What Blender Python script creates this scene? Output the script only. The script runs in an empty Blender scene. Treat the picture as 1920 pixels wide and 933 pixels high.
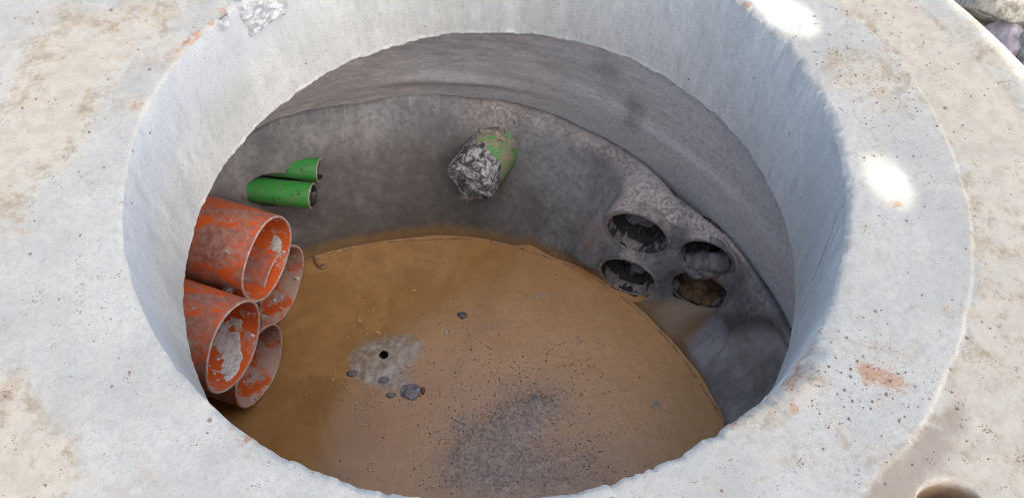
import bpy, bmesh, math, random
import numpy as np
from mathutils import Matrix, Vector

random.seed(7); rng = np.random.default_rng(7)
U = 0.5                                   # design unit (shaft opening radius) in metres
S = bpy.context.scene
COL = S.collection

# ------------------------------------------------------------------ camera
cam_d = bpy.data.cameras.new("camera"); cam = bpy.data.objects.new("camera", cam_d); COL.objects.link(cam)
cam_d.sensor_width = 36.0; cam_d.lens = 30.0; cam_d.clip_start = 0.02; cam_d.clip_end = 500
Rr, Uu, Ff = Vector((0.999, -0.0457, 0.0009)).normalized(), Vector((0.0381, 0.8425, 0.5374)), Vector((0.0253, 0.5368, -0.8433))
Uu = (Uu - Rr*Uu.dot(Rr)).normalized(); Ff = Uu.cross(Rr)
cam.matrix_world = Matrix(((Rr.x, Uu.x, -Ff.x, 0), (Rr.y, Uu.y, -Ff.y, -1.543*U), (Rr.z, Uu.z, -Ff.z, 1.879*U), (0, 0, 0, 1)))
S.camera = cam
S.render.resolution_x, S.render.resolution_y = 1024, 497

# ------------------------------------------------------------------ light
SUN_EL, SUN_AZ = math.radians(52), math.radians(-50)      # azimuth counted from +x towards +y
sun_dir = Vector((math.cos(SUN_EL)*math.cos(SUN_AZ), math.cos(SUN_EL)*math.sin(SUN_AZ), math.sin(SUN_EL)))
w = bpy.data.worlds.new("World"); S.world = w; w.use_nodes = True
nt = w.node_tree; sky = nt.nodes.new("ShaderNodeTexSky"); sky.sky_type = 'NISHITA'; sky.sun_disc = False
sky.sun_elevation = SUN_EL; sky.sun_rotation = math.radians(90) - SUN_AZ
sky.air_density = 0.38; sky.dust_density = 3.2; sky.ozone_density = 0.0
bg = nt.nodes["Background"]; bg.inputs[1].default_value = 0.12
nt.links.new(sky.outputs[0], bg.inputs[0])
sl = bpy.data.lights.new("sun", 'SUN'); sl.energy = 4.0; sl.angle = math.radians(0.53); sl.color = (1, 0.95, 0.88)
so = bpy.data.objects.new("sun", sl); COL.objects.link(so)
so.rotation_euler = sun_dir.to_track_quat('Z', 'Y').to_euler()
S.view_settings.view_transform = 'Standard'; S.view_settings.look = 'None'; S.view_settings.gamma = 1
S.view_settings.exposure = 2.75
S.cycles.use_denoising = True; S.cycles.denoising_prefilter = 'NONE'; S.cycles.denoising_input_passes = 'RGB_ALBEDO_NORMAL'; S.cycles.filter_width = 1.1; S.cycles.max_bounces = 8; S.cycles.diffuse_bounces = 6

# ------------------------------------------------------------------ numpy noise
def _h(ix, iy, iz, seed):
    n = (ix*374761393 + iy*668265263 + iz*2147483647 + seed*1274126177) & 0xFFFFFFFF
    n = ((n ^ (n >> 13)) * 1274126177) & 0xFFFFFFFF
    n = ((n ^ (n >> 16)) * 2246822519) & 0xFFFFFFFF
    return ((n ^ (n >> 15)) & 0xFFFFFF) / float(0xFFFFFF)
def vnoise(p, seed=0):
    p = np.asarray(p, float); i = np.floor(p).astype(np.int64); f = p - i; f = f*f*f*(f*(f*6-15)+10)
    r = 0
    for dx in (0, 1):
        wx = f[..., 0] if dx else 1-f[..., 0]
        for dy in (0, 1):
            wy = f[..., 1] if dy else 1-f[..., 1]
            for dz in (0, 1):
                wz = f[..., 2] if dz else 1-f[..., 2]
                r = r + wx*wy*wz*_h(i[..., 0]+dx, i[..., 1]+dy, i[..., 2]+dz, seed)
    return r*2-1
def fbm(p, freq, octv=4, seed=0, gain=0.5):
    a, s, r = 1.0, 0.0, 0
    for k in range(octv):
        r = r + a*vnoise(np.asarray(p)*freq*2**k + 17.3*k, seed+k); s += a; a *= gain
    return r/s
def ss(a, b, x):
    t = np.clip((x-a)/(b-a), 0, 1); return t*t*(3-2*t)

# ------------------------------------------------------------------ object helpers
def mesh_np(name, V, Fq, mats, attrs=None, smooth=True):
    """V in design units; Fq list or array of faces (one length) or list of lists"""
    me = bpy.data.meshes.new(name); V = np.asarray(V, float)*U
    if isinstance(Fq, np.ndarray):
        n, k = Fq.shape
        me.vertices.add(len(V)); me.vertices.foreach_set('co', V.ravel())
        me.loops.add(n*k); me.loops.foreach_set('vertex_index', Fq.ravel().astype(np.int32))
        me.polygons.add(n); me.polygons.foreach_set('loop_start', np.arange(0, n*k, k, dtype=np.int32))
        me.update(calc_edges=True)
    else:
        me.from_pydata(V.tolist(), [], [list(map(int, f)) for f in Fq])
    if smooth: me.polygons.foreach_set('use_smooth', np.ones(len(me.polygons), bool))
    for m in (mats if isinstance(mats, (list, tuple)) else [mats]): me.materials.append(m)
    for k, v in (attrs or {}).items():
        a = me.attributes.new(k, 'FLOAT', 'POINT'); a.data.foreach_set('value', np.asarray(v, np.float32).ravel())
    me.validate(); me.update()
    return me
def link(name, me, parent=None):
    o = bpy.data.objects.new(name, me); COL.objects.link(o)
    if parent is not None: o.parent = parent
    return o
def part(name, V, F, mat, parent=None, attrs=None, smooth=True):
    V = np.asarray(V, float)
    if parent is not None: V = V - np.array(parent.location)/U
    return link(name, mesh_np(name, V, F, mat, attrs, smooth), parent)
def thing(name, label, cat, loc=(0, 0, 0), group=None):
    o = bpy.data.objects.new(name, None); COL.objects.link(o); o.location = [c*U for c in loc]; o.empty_display_size = .05
    return tag(o, label, cat, group)
def tag(o, label=None, cat=None, group=None, kind=None):
    if label: o['label'] = label
    if cat: o['category'] = cat
    if group: o['group'] = group
    if kind: o['kind'] = kind
    return o
def gridF(nu, nv, wrap=False):
    """faces for verts indexed i*nv+j, i in nu (wraps), j in nv"""
    i = np.arange(nu if wrap else nu-1)[:, None]; j = np.arange(nv-1)[None, :]; i2 = (i+1) % nu
    return np.stack([i*nv+j, i2*nv+j, i2*nv+j+1, i*nv+j+1], -1).reshape(-1, 4)

# ------------------------------------------------------------------ materials
class M:
    def __init__(s, name):
        s.m = bpy.data.materials.new(name); s.m.use_nodes = True; s.t = s.m.node_tree; s.N = s.t.nodes
        s.b = s.N['Principled BSDF']; s.tc = s.N.new('ShaderNodeTexCoord').outputs['Object']
    def L(s, a, b): s.t.links.new(a, b)
    def mapv(s, scale=(1, 1, 1), rot=(0, 0, 0), src=None):
        n = s.N.new('ShaderNodeMapping'); n.inputs['Scale'].default_value = scale; n.inputs['Rotation'].default_value = rot
        s.L(src or s.tc, n.inputs[0]); return n.outputs[0]
    def noise(s, scale, detail=5, rough=.6, vec=None, dist=0):
        n = s.N.new('ShaderNodeTexNoise'); n.inputs['Scale'].default_value = scale; n.inputs['Detail'].default_value = detail
        n.inputs['Roughness'].default_value = rough; n.inputs['Distortion'].default_value = dist
        s.L(vec or s.tc, n.inputs['Vector']); return n.outputs['Fac']
    def vor(s, scale, vec=None, feature='F1', out='Distance', rnd=1):
        n = s.N.new('ShaderNodeTexVoronoi'); n.feature = feature; n.inputs['Scale'].default_value = scale
        n.inputs['Randomness'].default_value = rnd
        s.L(vec or s.tc, n.inputs['Vector']); return n.outputs[out]
    def ramp(s, fac, *stops):
        n = s.N.new('ShaderNodeMapRange'); n.clamp = True; n.interpolation_type = 'SMOOTHSTEP'
        a, b = stops[0], stops[1]
        n.inputs[1].default_value, n.inputs[2].default_value = a[0], b[0]
        n.inputs[3].default_value, n.inputs[4].default_value = a[1], b[1]
        s.L(fac, n.inputs[0]); return n.outputs[0]
    def math(s, op, a, b=None, clamp=False):
        n = s.N.new('ShaderNodeMath'); n.operation = op; n.use_clamp = clamp
        for i, v in enumerate((a, b)):
            if v is None: continue
            if isinstance(v, (int, float)): n.inputs[i].default_value = v
            else: s.L(v, n.inputs[i])
        return n.outputs[0]
    def attr(s, name):
        n = s.N.new('ShaderNodeAttribute'); n.attribute_name = name; return n.outputs['Fac']
    def mix(s, fac, a, b, mode='MIX'):
        n = s.N.new('ShaderNodeMix'); n.data_type = 'RGBA'; n.blend_type = mode
        if isinstance(fac, (int, float)): n.inputs[0].default_value = fac
        else: s.L(fac, n.inputs[0])
        for i, v in ((6, a), (7, b)):
            if isinstance(v, tuple): n.inputs[i].default_value = v + (1,) if len(v) == 3 else v
            else: s.L(v, n.inputs[i])
        return n.outputs[2]
    def sep(s):
        n = s.N.new('ShaderNodeSeparateXYZ'); s.L(s.tc, n.inputs[0]); return n.outputs
    def cyl(s, cx, cy, k=(1, 1, 1)):
        """cylindrical coordinates (angle*k0, z*k1, radius*k2) about a vertical axis"""
        x, y, z = s.sep()
        a = s.math('ARCTAN2', s.math('SUBTRACT', y, cy), s.math('SUBTRACT', x, cx))
        n = s.N.new('ShaderNodeCombineXYZ')
        s.L(s.math('MULTIPLY', a, k[0]), n.inputs[0]); s.L(s.math('MULTIPLY', z, k[1]), n.inputs[1]); n.inputs[2].default_value = 0.3
        return n.outputs[0]
    def bump(s, h, strength=.5, dist=.002, prev=None):
        n = s.N.new('ShaderNodeBump'); n.inputs['Strength'].default_value = strength; n.inputs['Distance'].default_value = dist
        s.L(h, n.inputs['Height'])
        if prev is not None: s.L(prev, n.inputs['Normal'])
        return n.outputs[0]
    def done(s, col, rough=.85, normal=None, spec=.3):
        if isinstance(col, tuple): s.b.inputs['Base Color'].default_value = col + (1,)
        else: s.L(col, s.b.inputs['Base Color'])
        if isinstance(rough, (int, float)): s.b.inputs['Roughness'].default_value = rough
        else: s.L(rough, s.b.inputs['Roughness'])
        s.b.inputs['Specular IOR Level'].default_value = spec
        if normal is not None: s.L(normal, s.b.inputs['Normal'])
        return s.m

def mat_slab():
    m = M('stained_concrete')
    c = m.mix(m.ramp(m.noise(9, 6), (.35, 0), (.65, 1)), (.34, .345, .287), (.40, .402, .336))
    c = m.mix(m.ramp(m.noise(120, 4, .7), (.4, 0), (.7, .35)), c, (.25, .25, .243))
    c = m.mix(m.ramp(m.noise(330, 3, .8), (.48, 0), (.66, .3)), c, (.215, .21, .19))
    c = m.mix(m.ramp(m.noise(290, 3, .8, m.mapv((1, 1.3, 1), (0, 0, 1))), (.56, 0), (.68, .25)), c, (.45, .455, .40))
    # dried dirt, each layer broken up by noise at several sizes
    n1 = m.noise(16, 11, .72, dist=.5); n2 = m.noise(62, 8, .75, m.mapv((1, 1, 1), (0, 0, .7), None), 1.0)
    nn = m.math('ADD', m.math('MULTIPLY', n1, .55), m.math('MULTIPLY', n2, .45))
    def stain(name, amp, lo, hi, top):
        v = m.math('ADD', m.attr(name), m.math('MULTIPLY', m.math('SUBTRACT', nn, .5), amp))
        return m.ramp(v, (lo, 0), (hi, top))
    bc = m.mix(m.ramp(m.noise(40, 10, .78), (.38, 0), (.62, 1)), (.24, .19, .11), (.42, .365, .245))
    c = m.mix(stain('dirt', 2.6, .02, .62, .82), c, bc)
    c = m.mix(stain('dirt', -3.2, .30, .52, .55), c, (.43, .405, .32))
    c = m.mix(stain('purple', 2.4, .10, .62, .8), c, m.mix(n2, (.20, .165, .12), (.31, .265, .195)))
    c = m.mix(stain('mud', 1.0, .3, .75, .95), c, m.mix(m.noise(70, 5), (.15, .092, .048), (.27, .18, .11)))
    n3 = m.noise(110, 10, .82, dist=1.0)
    v = m.math('ADD', m.attr('rust'), m.math('MULTIPLY', m.math('SUBTRACT', n3, .5), 3.2))
    c = m.mix(m.ramp(v, (.25, 0), (.65, .85)), c, m.mix(m.noise(130, 3), (.28, .12, .05), (.37, .26, .15)))
    # grit flecks and pin holes
    v = m.vor(230, m.mapv((1, 1.25, 1), (0, 0, .6))); sel = m.noise(34, 5, .7)
    rad = m.ramp(sel, (.47, 0), (.72, .40))
    fl = m.math('LESS_THAN', v, rad)
    c = m.mix(m.math('MULTIPLY', fl, .75), c, m.mix(m.vor(150, out='Color'), (.13, .115, .10), (.24, .15, .11)))
    v2 = m.vor(46); cv = m.vor(46, out='Color'); big = m.math('LESS_THAN', v2, m.ramp(cv, (.62, 0), (1, .17)))
    c = m.mix(m.math('MULTIPLY', big, .8), c, m.mix(m.noise(8), (.11, .09, .085), (.19, .10, .075)))
    h = m.math('ADD', m.noise(260, 5, .7), m.math('MULTIPLY', fl, -.35))
    nrm = m.bump(h, .28, .0016, m.bump(m.noise(45, 6, .6), .16, .004))
    return m.done(c, .9, nrm, .25)
def mat_neck():
    m = M('cast_concrete')
    cv = m.cyl(0, 0, (.5, .18, 1))
    c = m.mix(m.ramp(m.noise(9, 5, .6, cv), (.38, 0), (.62, 1)), (.43, .445, .39), (.53, .54, .475))
    c = m.mix(m.ramp(m.noise(60, 4, .7, cv), (.4, 0), (.75, .5)), c, (.34, .35, .325))
    c = m.mix(m.attr('smooth'), c, m.mix(m.noise(30, 4, .6, cv), (.395, .425, .41), (.465, .485, .465)))
    c = m.mix(m.ramp(m.math('ADD', m.attr('pale'), m.math('MULTIPLY', m.noise(45, 6, .7), .6)), (.5, 0), (1.1, .8)), c, (.56, .56, .50))
    c = m.mix(m.ramp(m.math('ADD', m.attr('rust'), m.math('MULTIPLY', m.noise(70, 6, .7), .6)), (.7, 0), (1.1, .85)), c, (.5, .27, .13))
    c = m.mix(m.ramp(m.noise(230, 4, .8, m.mapv((1, 1, .7))), (.48, 0), (.66, .5)), c, (.26, .265, .265))
    c = m.mix(m.ramp(m.noise(22, 6, .75, cv), (.5, 0), (.7, .4)), c, (.31, .315, .32))
    c = m.mix(m.attr('crack'), c, (.04, .04, .04))
    v2 = m.vor(55); cc = m.vor(55, out='Color'); pit = m.math('LESS_THAN', v2, m.ramp(cc, (.66, 0), (1, .19)))
    c = m.mix(m.math('MULTIPLY', pit, .85), c, (.07, .068, .065))
    g = m.math('LESS_THAN', m.vor(210), m.ramp(m.noise(30, 3), (.48, 0), (.7, .27)))
    c = m.mix(m.math('MULTIPLY', g, .5), c, (.17, .165, .16))
    h = m.math('SUBTRACT', m.math('ADD', m.noise(140, 5, .7), m.noise(40, 4, .6, cv)), m.math('ADD', pit, m.math('MULTIPLY', g, .4)))
    return m.done(c, .85, m.bump(h, .4, .0015), .25)
def mat_ring():
    m = M('brushed_shaft_concrete')
    cs = m.cyl(-.27*U, -.35*U, (.5, 2.4, 1)); cs2 = m.cyl(-.27*U, -.35*U, (.5, 1.5, 1))
    c = m.mix(m.ramp(m.noise(14, 8, .7, cs2), (.30, 0), (.70, 1)), (.195, .19, .182), (.285, .277, .266))
    c = m.mix(m.ramp(m.noise(30, 6, .7, cs), (.42, 0), (.68, .55)), c, (.45, .415, .375))
    c = m.mix(m.attr('band'), c, m.mix(m.noise(12, 5, .6, cs2), (.25, .25, .25), (.40, .39, .37)))
    c = m.mix(m.math('MULTIPLY', m.attr('clean_lit'), .9), c, m.mix(m.noise(30, 8, .7, cs), (.44, .435, .395), (.60, .59, .545)))  # right side: cleaner concrete, colour lifted further to make up for weak light
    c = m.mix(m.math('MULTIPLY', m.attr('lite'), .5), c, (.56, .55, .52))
    c = m.mix(m.ramp(m.noise(70, 9, .8, m.cyl(-.27*U, -.35*U, (.45, 2.4, 1)), 1.0), (.53, 0), (.66, .4)), c, (.17, .16, .15))
    c = m.mix(m.math('MULTIPLY', m.attr('damp'), m.ramp(m.noise(45, 5), (.3, .5), (.6, 1))), c, (.055, .047, .042))
    c = m.mix(m.ramp(m.noise(110, 7, .75), (.45, 0), (.65, .4)), c, (.15, .145, .135))
    fl = m.math('LESS_THAN', m.vor(60), m.ramp(m.vor(60, out='Color'), (.86, 0), (1, .14)))
    c = m.mix(m.math('MULTIPLY', fl, .7), c, (.45, .43, .4))
    st = m.noise(60, 6, .75, cs, 1.2)
    h = m.math('ADD', m.math('MULTIPLY', m.ramp(st, (.44, 0), (.52, 1)), .6), m.noise(220, 4))
    return m.done(c, .75, m.bump(h, .28, .0014), .3)
def mat_lining():
    m = M('trowelled_mortar')
    cs = m.cyl(-.27*U, -.35*U, (.5, .35, 1)); cd = m.cyl(-.27*U, -.35*U, (1.1, .30, 1))
    c = m.mix(m.ramp(m.noise(16, 6, .65, cs), (.35, 0), (.65, 1)), (.125, .125, .122), (.235, .236, .23))
    c = m.mix(m.ramp(m.noise(70, 6, .7), (.35, .5), (.6, 0)), c, (.075, .07, .068))
    c = m.mix(m.ramp(m.noise(90, 9, .75, cs, 1.0), (.56, 0), (.70, .4)), c, (.33, .32, .31))
    c = m.mix(m.math('MULTIPLY', m.ramp(m.noise(45, 7, .75, cd, .8), (.55, 0), (.72, .42)), m.attr('drip')), c, (.42, .41, .39))
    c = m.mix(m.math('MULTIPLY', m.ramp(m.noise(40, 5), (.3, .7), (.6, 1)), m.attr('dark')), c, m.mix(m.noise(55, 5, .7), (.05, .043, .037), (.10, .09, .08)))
    c = m.mix(m.math('MULTIPLY', m.attr('face_lit'), .8), c, m.mix(m.ramp(m.noise(38, 10, .75, cs, .2), (.36, 0), (.64, 1)), (.20, .196, .185), (.37, .365, .345)))
    c = m.mix(m.math('MULTIPLY', m.attr('crest'), m.ramp(m.noise(130, 5, .75), (.35, 0), (.65, 1))), c, (.50, .415, .34))
    c = m.mix(m.math('MULTIPLY', m.attr('rust'), m.ramp(m.noise(60, 6, .7), (.32, 0), (.6, 1))), c, (.33, .15, .06))
    c = m.mix(m.ramp(m.math('ADD', m.attr('mud'), m.math('MULTIPLY', m.noise(30, 7, .7), .7)), (.5, 0), (1.15, .92)), c, m.mix(m.noise(50), (.16, .10, .05), (.27, .165, .075)))
    h = m.math('ADD', m.noise(45, 8, .6, cs, .6), m.math('MULTIPLY', m.noise(300, 4, .7), .2))
    return m.done(c, m.ramp(m.attr('mud'), (0, .68), (.8, .4)), m.bump(h, .45, .003), .35)
def mat_water():
    m = M('muddy_water_surface')
    n = m.noise(7, 6, .6, dist=1.0); n2 = m.noise(28, 6, .65, dist=.5)
    c = m.mix(m.ramp(n, (.35, 0), (.65, 1)), (.265, .143, .050), (.345, .190, .070))
    c = m.mix(m.math('MULTIPLY', m.ramp(n2, (.45, 0), (.7, .55)), m.attr('swirl')), c, (.225, .118, .036))
    c = m.mix(m.math('MULTIPLY', m.attr('pink'), .75), c, m.mix(n2, (.53, .288, .105), (.63, .36, .14)))
    sil = m.ramp(m.math('ADD', m.attr('silt'), m.math('MULTIPLY', m.math('ADD', n2, m.noise(170, 5, .75)), .5)), (.46, 0), (1.20, .88))
    c = m.mix(sil, c, m.mix(m.ramp(m.noise(150, 6, .8), (.40, 0), (.60, 1)), (.085, .062, .043), (.36, .265, .17)))
    cl = m.ramp(m.math('ADD', m.attr('clay'), m.math('MULTIPLY', m.math('ADD', n2, m.noise(90, 5, .7)), .5)), (.75, 0), (1.05, .95))
    c = m.mix(cl, c, m.mix(m.ramp(m.noise(60, 6, .7), (.4, 0), (.62, 1)), (.22, .17, .11), (.33, .295, .24)))
    sp = m.math('LESS_THAN', m.vor(120), m.math('MULTIPLY', m.ramp(m.vor(120, out='Color'), (.45, 0), (1, .3)), m.math('ADD', m.attr('speck'), .12)))
    c = m.mix(m.math('MULTIPLY', sp, .85), c, (.05, .033, .022))
    lt = m.math('LESS_THAN', m.vor(75), m.math('MULTIPLY', m.ramp(m.vor(75, out='Color'), (.7, 0), (1, .22)), m.attr('rough')))
    c = m.mix(m.math('MULTIPLY', lt, .5), c, (.46, .35, .24))
    h = m.math('MULTIPLY', m.math('ADD', m.noise(130, 4, .6, dist=.4), m.math('MULTIPLY', m.noise(360, 3, .7), .5)), m.attr('rough'))
    h = m.math('ADD', h, m.math('MULTIPLY', m.noise(14, 3), .35))
    return m.done(c, m.ramp(m.attr('rough'), (0, .12), (1, .26)), m.bump(h, .32, .0025), .7)
def mat_orange(inner=False, grime=.5):
    m = M('orange_pipe_' + ('inside' if inner else 'outside'))
    c = m.mix(m.noise(14, 4), (.52, .085, .014), (.62, .115, .02))
    if inner:
        g = m.ramp(m.noise(26, 6, .65), (.60-.12*grime, 0), (.72-.12*grime, .8))
        c = m.mix(g, c, m.mix(m.noise(120, 5, .7), (.33, .28, .23), (.50, .46, .40)))
        sp = m.math('LESS_THAN', m.vor(85), m.ramp(m.vor(85, out='Color'), (.55, 0), (1, .32)))
        c = m.mix(m.math('MULTIPLY', sp, .75), c, (.52, .43, .36))
    else:
        x, y, z = m.sep()
        top = m.ramp(z, (-.02, 0), (.14, .12))
        g = m.ramp(m.math('ADD', m.noise(24, 7, .7, m.mapv((.6, 1, 1)), .6), top), (.52, 0), (.68, .75))
        c = m.mix(g, c, m.mix(m.ramp(m.noise(70, 8, .75), (.38, 0), (.62, 1)), (.13, .10, .09), (.30, .235, .205)))
        c = m.mix(m.ramp(m.noise(33, 5, .7), (.62, 0), (.68, .8)), c, m.mix(m.noise(160, 4), (.25, .235, .22), (.46, .44, .41)))
        c = m.mix(m.ramp(m.noise(60, 5, .7, m.mapv((3, .6, 1))), (.62, 0), (.75, .4)), c, (.36, .12, .06))
    h = m.noise(160, 5, .7)
    return m.done(c, .5, m.bump(h, .25, .001), .4)
def mat_green(dirty):
    m = M('green_pipe_dirty' if dirty else 'green_pipe_clean')
    c = m.mix(m.noise(18, 4), (.02, .18, .03), (.035, .25, .045))
    if dirty:
        c = m.mix(.40, c, (.19, .27, .13))
        c = m.mix(m.ramp(m.noise(42, 7, .7, dist=.6), (.43, 0), (.58, .9)), c, m.mix(m.noise(90, 5), (.19, .145, .095), (.33, .27, .19)))
    else:
        c = m.mix(m.ramp(m.noise(30, 7, .7, m.mapv((.5, 1, 1.6))), (.42, 0), (.66, .6)), c, (.13, .19, .10))
        c = m.mix(m.ramp(m.noise(55, 8, .75), (.56, 0), (.66, .7)), c, (.14, .125, .10))
        sp = m.math('LESS_THAN', m.vor(150), m.ramp(m.noise(28, 3), (.42, 0), (.68, .42)))
        c = m.mix(m.math('MULTIPLY', sp, .8), c, (.03, .028, .022))
    return m.done(c, .42, m.bump(m.noise(150, 4), .2, .001), .45)
def mat_blotch(name, a, b, scale=60, rough=.7, c3=None, lo=.42, hi=.58, bump=.5, dist=.002, spec=.3):
    m = M(name); c = m.mix(m.ramp(m.noise(scale, 7, .7, dist=.4), (lo, 0), (hi, 1)), a, b)
    if c3: c = m.mix(m.ramp(m.noise(scale*2.3, 5, .75), (.56, 0), (.66, .85)), c, c3)
    return m.done(c, rough, m.bump(m.noise(scale*2.5, 6, .7), bump, dist), spec)

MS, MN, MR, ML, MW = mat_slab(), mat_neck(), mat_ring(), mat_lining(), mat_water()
MOo = mat_orange(False); MOi = mat_orange(True, .35); MOi2 = mat_orange(True, 1.3)
MOrim = mat_blotch('pipe_cut_edge', (.36, .22, .17), (.45, .36, .31), 80, .6)
MG, MGd = mat_green(False), mat_green(True)
MLump = mat_blotch('rust_stained_mortar', (.13, .125, .12), (.23, .22, .205), 50, .85, (.24, .11, .04), .4, .6, .8, .003)
MBlack = mat_blotch('black_plastic', (.012, .012, .016), (.05, .05, .058), 45, .35, (.33, .32, .31), .45, .62)
MPipeIn = mat_blotch('black_pipe_bore', (.014, .014, .016), (.06, .057, .055), 30, .5, (.42, .39, .35), .36, .56)
def mat_wrap():
    m = M('dusty_plastic_wrap'); n = m.noise(45, 9, .75, m.mapv((1, 1, 2.2), (.5, 0, .6)), 1.4)
    c = m.mix(m.ramp(n, (.40, 0), (.60, 1)), (.05, .048, .05), (.38, .365, .345))
    c = m.mix(m.ramp(m.noise(30, 6, .65, dist=.6), (.50, 0), (.58, .92)), c, (.022, .022, .026))
    return m.done(c, .75, m.bump(m.noise(90, 5, .6, None, 1.0), .3, .002), .4)
MWrap = mat_wrap()
MMort = mat_blotch('rough_mortar', (.20, .18, .165), (.36, .32, .285), 70, .9, (.42, .36, .30), .4, .6, .9, .003)
MCol = mat_blotch('grey_mortar', (.135, .132, .128), (.23, .227, .22), 35, .8, (.33, .31, .29), .38, .62, .7, .002)
MMortPale = mat_blotch('white_mortar', (.33, .335, .32), (.52, .52, .49), 60, .9, (.24, .24, .235), .36, .6, 1, .003)
MSplat = mat_blotch('cement_splash', (.36, .33, .30), (.56, .54, .50), 120, .85, (.12, .10, .09), .35, .6)
MMud = mat_blotch('brown_mud', (.10, .06, .03), (.21, .125, .06), 40, .6, (.06, .04, .025))
MDarkSoil = mat_blotch('dark_soil', (.05, .042, .036), (.13, .115, .10), 60, .85, (.28, .26, .24), .4, .6, .9, .003)

# ------------------------------------------------------------------ ground, chamber geometry
C = np.array([-.27, -.35]); RC = 1.45; ROUT = 2.03; ZN = -.511; ZW = -1.6

# soil around the slab: a sheet with the shaft left open, out to the horizon
rr = np.concatenate([[1.9, 2.0, 2.1, 2.25, 2.5, 3, 4, 6, 10], np.geomspace(16, 600, 14)])
th = np.linspace(0, 2*math.pi, 160, endpoint=False); A_, R_ = np.meshgrid(th, rr, indexing='ij')
V = np.stack([C[0]+R_*np.cos(A_), C[1]+R_*np.sin(A_), -.50+0*R_], -1)
V[..., 2] += .05*fbm(V*np.array([1, 1, 0]), 1.2, 3, 5)*np.clip(R_/8, .2, 1)
m = M('gravelly_soil'); c = m.mix(m.noise(40, 8, .7), (.10, .085, .065), (.27, .235, .19))
c = m.mix(m.ramp(m.vor(60), (.1, .6), (.5, 0)), c, (.3, .29, .27))
gm = m.done(c, .95, m.bump(m.noise(60, 8, .75), 1, .02))
tag(part('ground', V.reshape(-1, 3), gridF(len(th), len(rr), True)[:, ::-1].copy(), gm), kind='structure')

# ---------------------------------------------------------------- cover slab (> slab_top, neck_wall, underside, mortar_patch)
cover = thing('cover_slab', 'pale grey round concrete cover slab stained with beige dirt around the open shaft', 'concrete slab', (0, 0, -.511))
NA = 1440
th = np.linspace(0, 2*math.pi, NA, endpoint=False); ct, st = np.cos(th), np.sin(th)
# ray from the opening's centre to the outer circle about C
bq = ct*C[0]+st*C[1]; rout = bq+np.sqrt(bq*bq-(C@C)+ROUT**2)
t = np.concatenate([np.linspace(0, .05, 10)**1.0, np.linspace(.05, .97, 190)[1:], np.linspace(.97, 1, 14)[1:]])
rin = 1.0+.004*fbm(np.stack([ct*9, st*9, 0*ct], -1), 1, 4, 3)
chipw = lambda a0, w: np.exp(-(((np.degrees(th)-a0+180) % 360-180)/w)**2)
nick = np.clip(fbm(np.stack([ct, st, 0*ct], -1), 14, 4, 31), 0, 1)
nick2 = np.clip(fbm(np.stack([ct, st, 0*ct], -1), 40, 4, 33), 0, 1)
rin = rin+.012*chipw(-43, 9)+.008*chipw(140, 8)+.012*nick**1.5*(.4+chipw(-95, 45))+.012*nick2*(.25+chipw(15, 40)+chipw(-60, 35))
Rg = rin[:, None]+(rout-rin)[:, None]*t[None, :]
X, Y = Rg*ct[:, None], Rg*st[:, None]; dC = np.hypot(X-C[0], Y-C[1])
dr = Rg-rin[:, None]
P3 = np.stack([X, Y, 0*X], -1)
Z = .0035*fbm(P3, 5, 4, 11)+.0009*fbm(P3, 40, 4, 12)
crum = (chipw(12, 32)+.8*chipw(-50, 14)+.5*chipw(-110, 30))[:, None]
Z -= (.006*np.clip(1-dr/.010, 0, 1)**2+.014*crum*np.clip(1-dr/(.020+.012*fbm(P3, 30, 3, 19)), 0, 1)**1.4)*(1+.9*fbm(P3, 60, 4, 8))                       # worn arris at the opening
Z -= .03*np.clip(1-dr/.05, 0, 1)**1.5*(chipw(-43, 8)+.8*chipw(140, 7)+.5*chipw(-125, 8))[:, None]*(.7+.6*fbm(P3, 25, 3, 9))
lipd = np.hypot(X-.157, Y+.056)-1.155+.006*fbm(P3, 12, 3, 14)                         # socket step on the right
degs = np.degrees(th); degs = np.where(degs > 180, degs-360, degs)
lipm = (ss(-62, -40, degs)*(1-ss(20, 36, degs)))[:, None]
lip = ss(-.006, .006, lipd)*lipm
Z -= .005*lip
Z -= .055*ss(ROUT-.05, ROUT, dC)**2                                                 # rounded outer edge
Z += .004*ss(ROUT-.16, ROUT-.14, dC)
# lifting recess at the lower right
lh = np.hypot((X-.99)/.078, (Y+1.062)/.062)
Z -= .20*(1-ss(.55, 1.05, lh+.10*fbm(P3, 14, 3, 21)))
def blob(px, py, rx, ry=None, rot=0):
    ry = ry or rx; cx, sx = math.cos(rot), math.sin(rot); a, b = X-px, Y-py
    return np.exp(-(((a*cx+b*sx)/rx)**2+((-a*sx+b*cx)/ry)**2))
dirt = .18*ss(-.3, .4, fbm(P3, 2.2, 3, 40))-.10
for px, py, r, k in ((-1.3, .515, .22, .35), (-1.113, .483, .16, .35), (-1.326, .228, .20, .42), (-1.225, .33, .12, .4), (-1.314, -.047, .17, .42),
        (-1.15, -.73, .10, .45), (-1.041, -.896, .10, .45), (-1.092, -.882, .12, .45), (-.80, -.93, .06, .3), (1.146, .246, .09, .32), (1.18, .137, .09, .3), (1.06, .29, .04, .3),
        (-1.249, .103, .12, .3), (-1.0, .574, .12, .22), (-1.02, .20, .06, .35), (-.95, .42, .07, .3), (1.06, .19, .04, .35), (1.10, -.25, .03, .4), (1.25, -.2, .05, .3), (.72, -.76, .05, .55), (.62, -.82, .06, .4), (1.13, -.02, .05, .25)):
    dirt = dirt+k*blob(px, py, r)
outer_dirt = ss(-.03, .05, lipd+.03*fbm(P3, 8, 4, 15))*ss(-70, -40, degs)[:, None]*(1-ss(28, 46, degs))[:, None]
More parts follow.
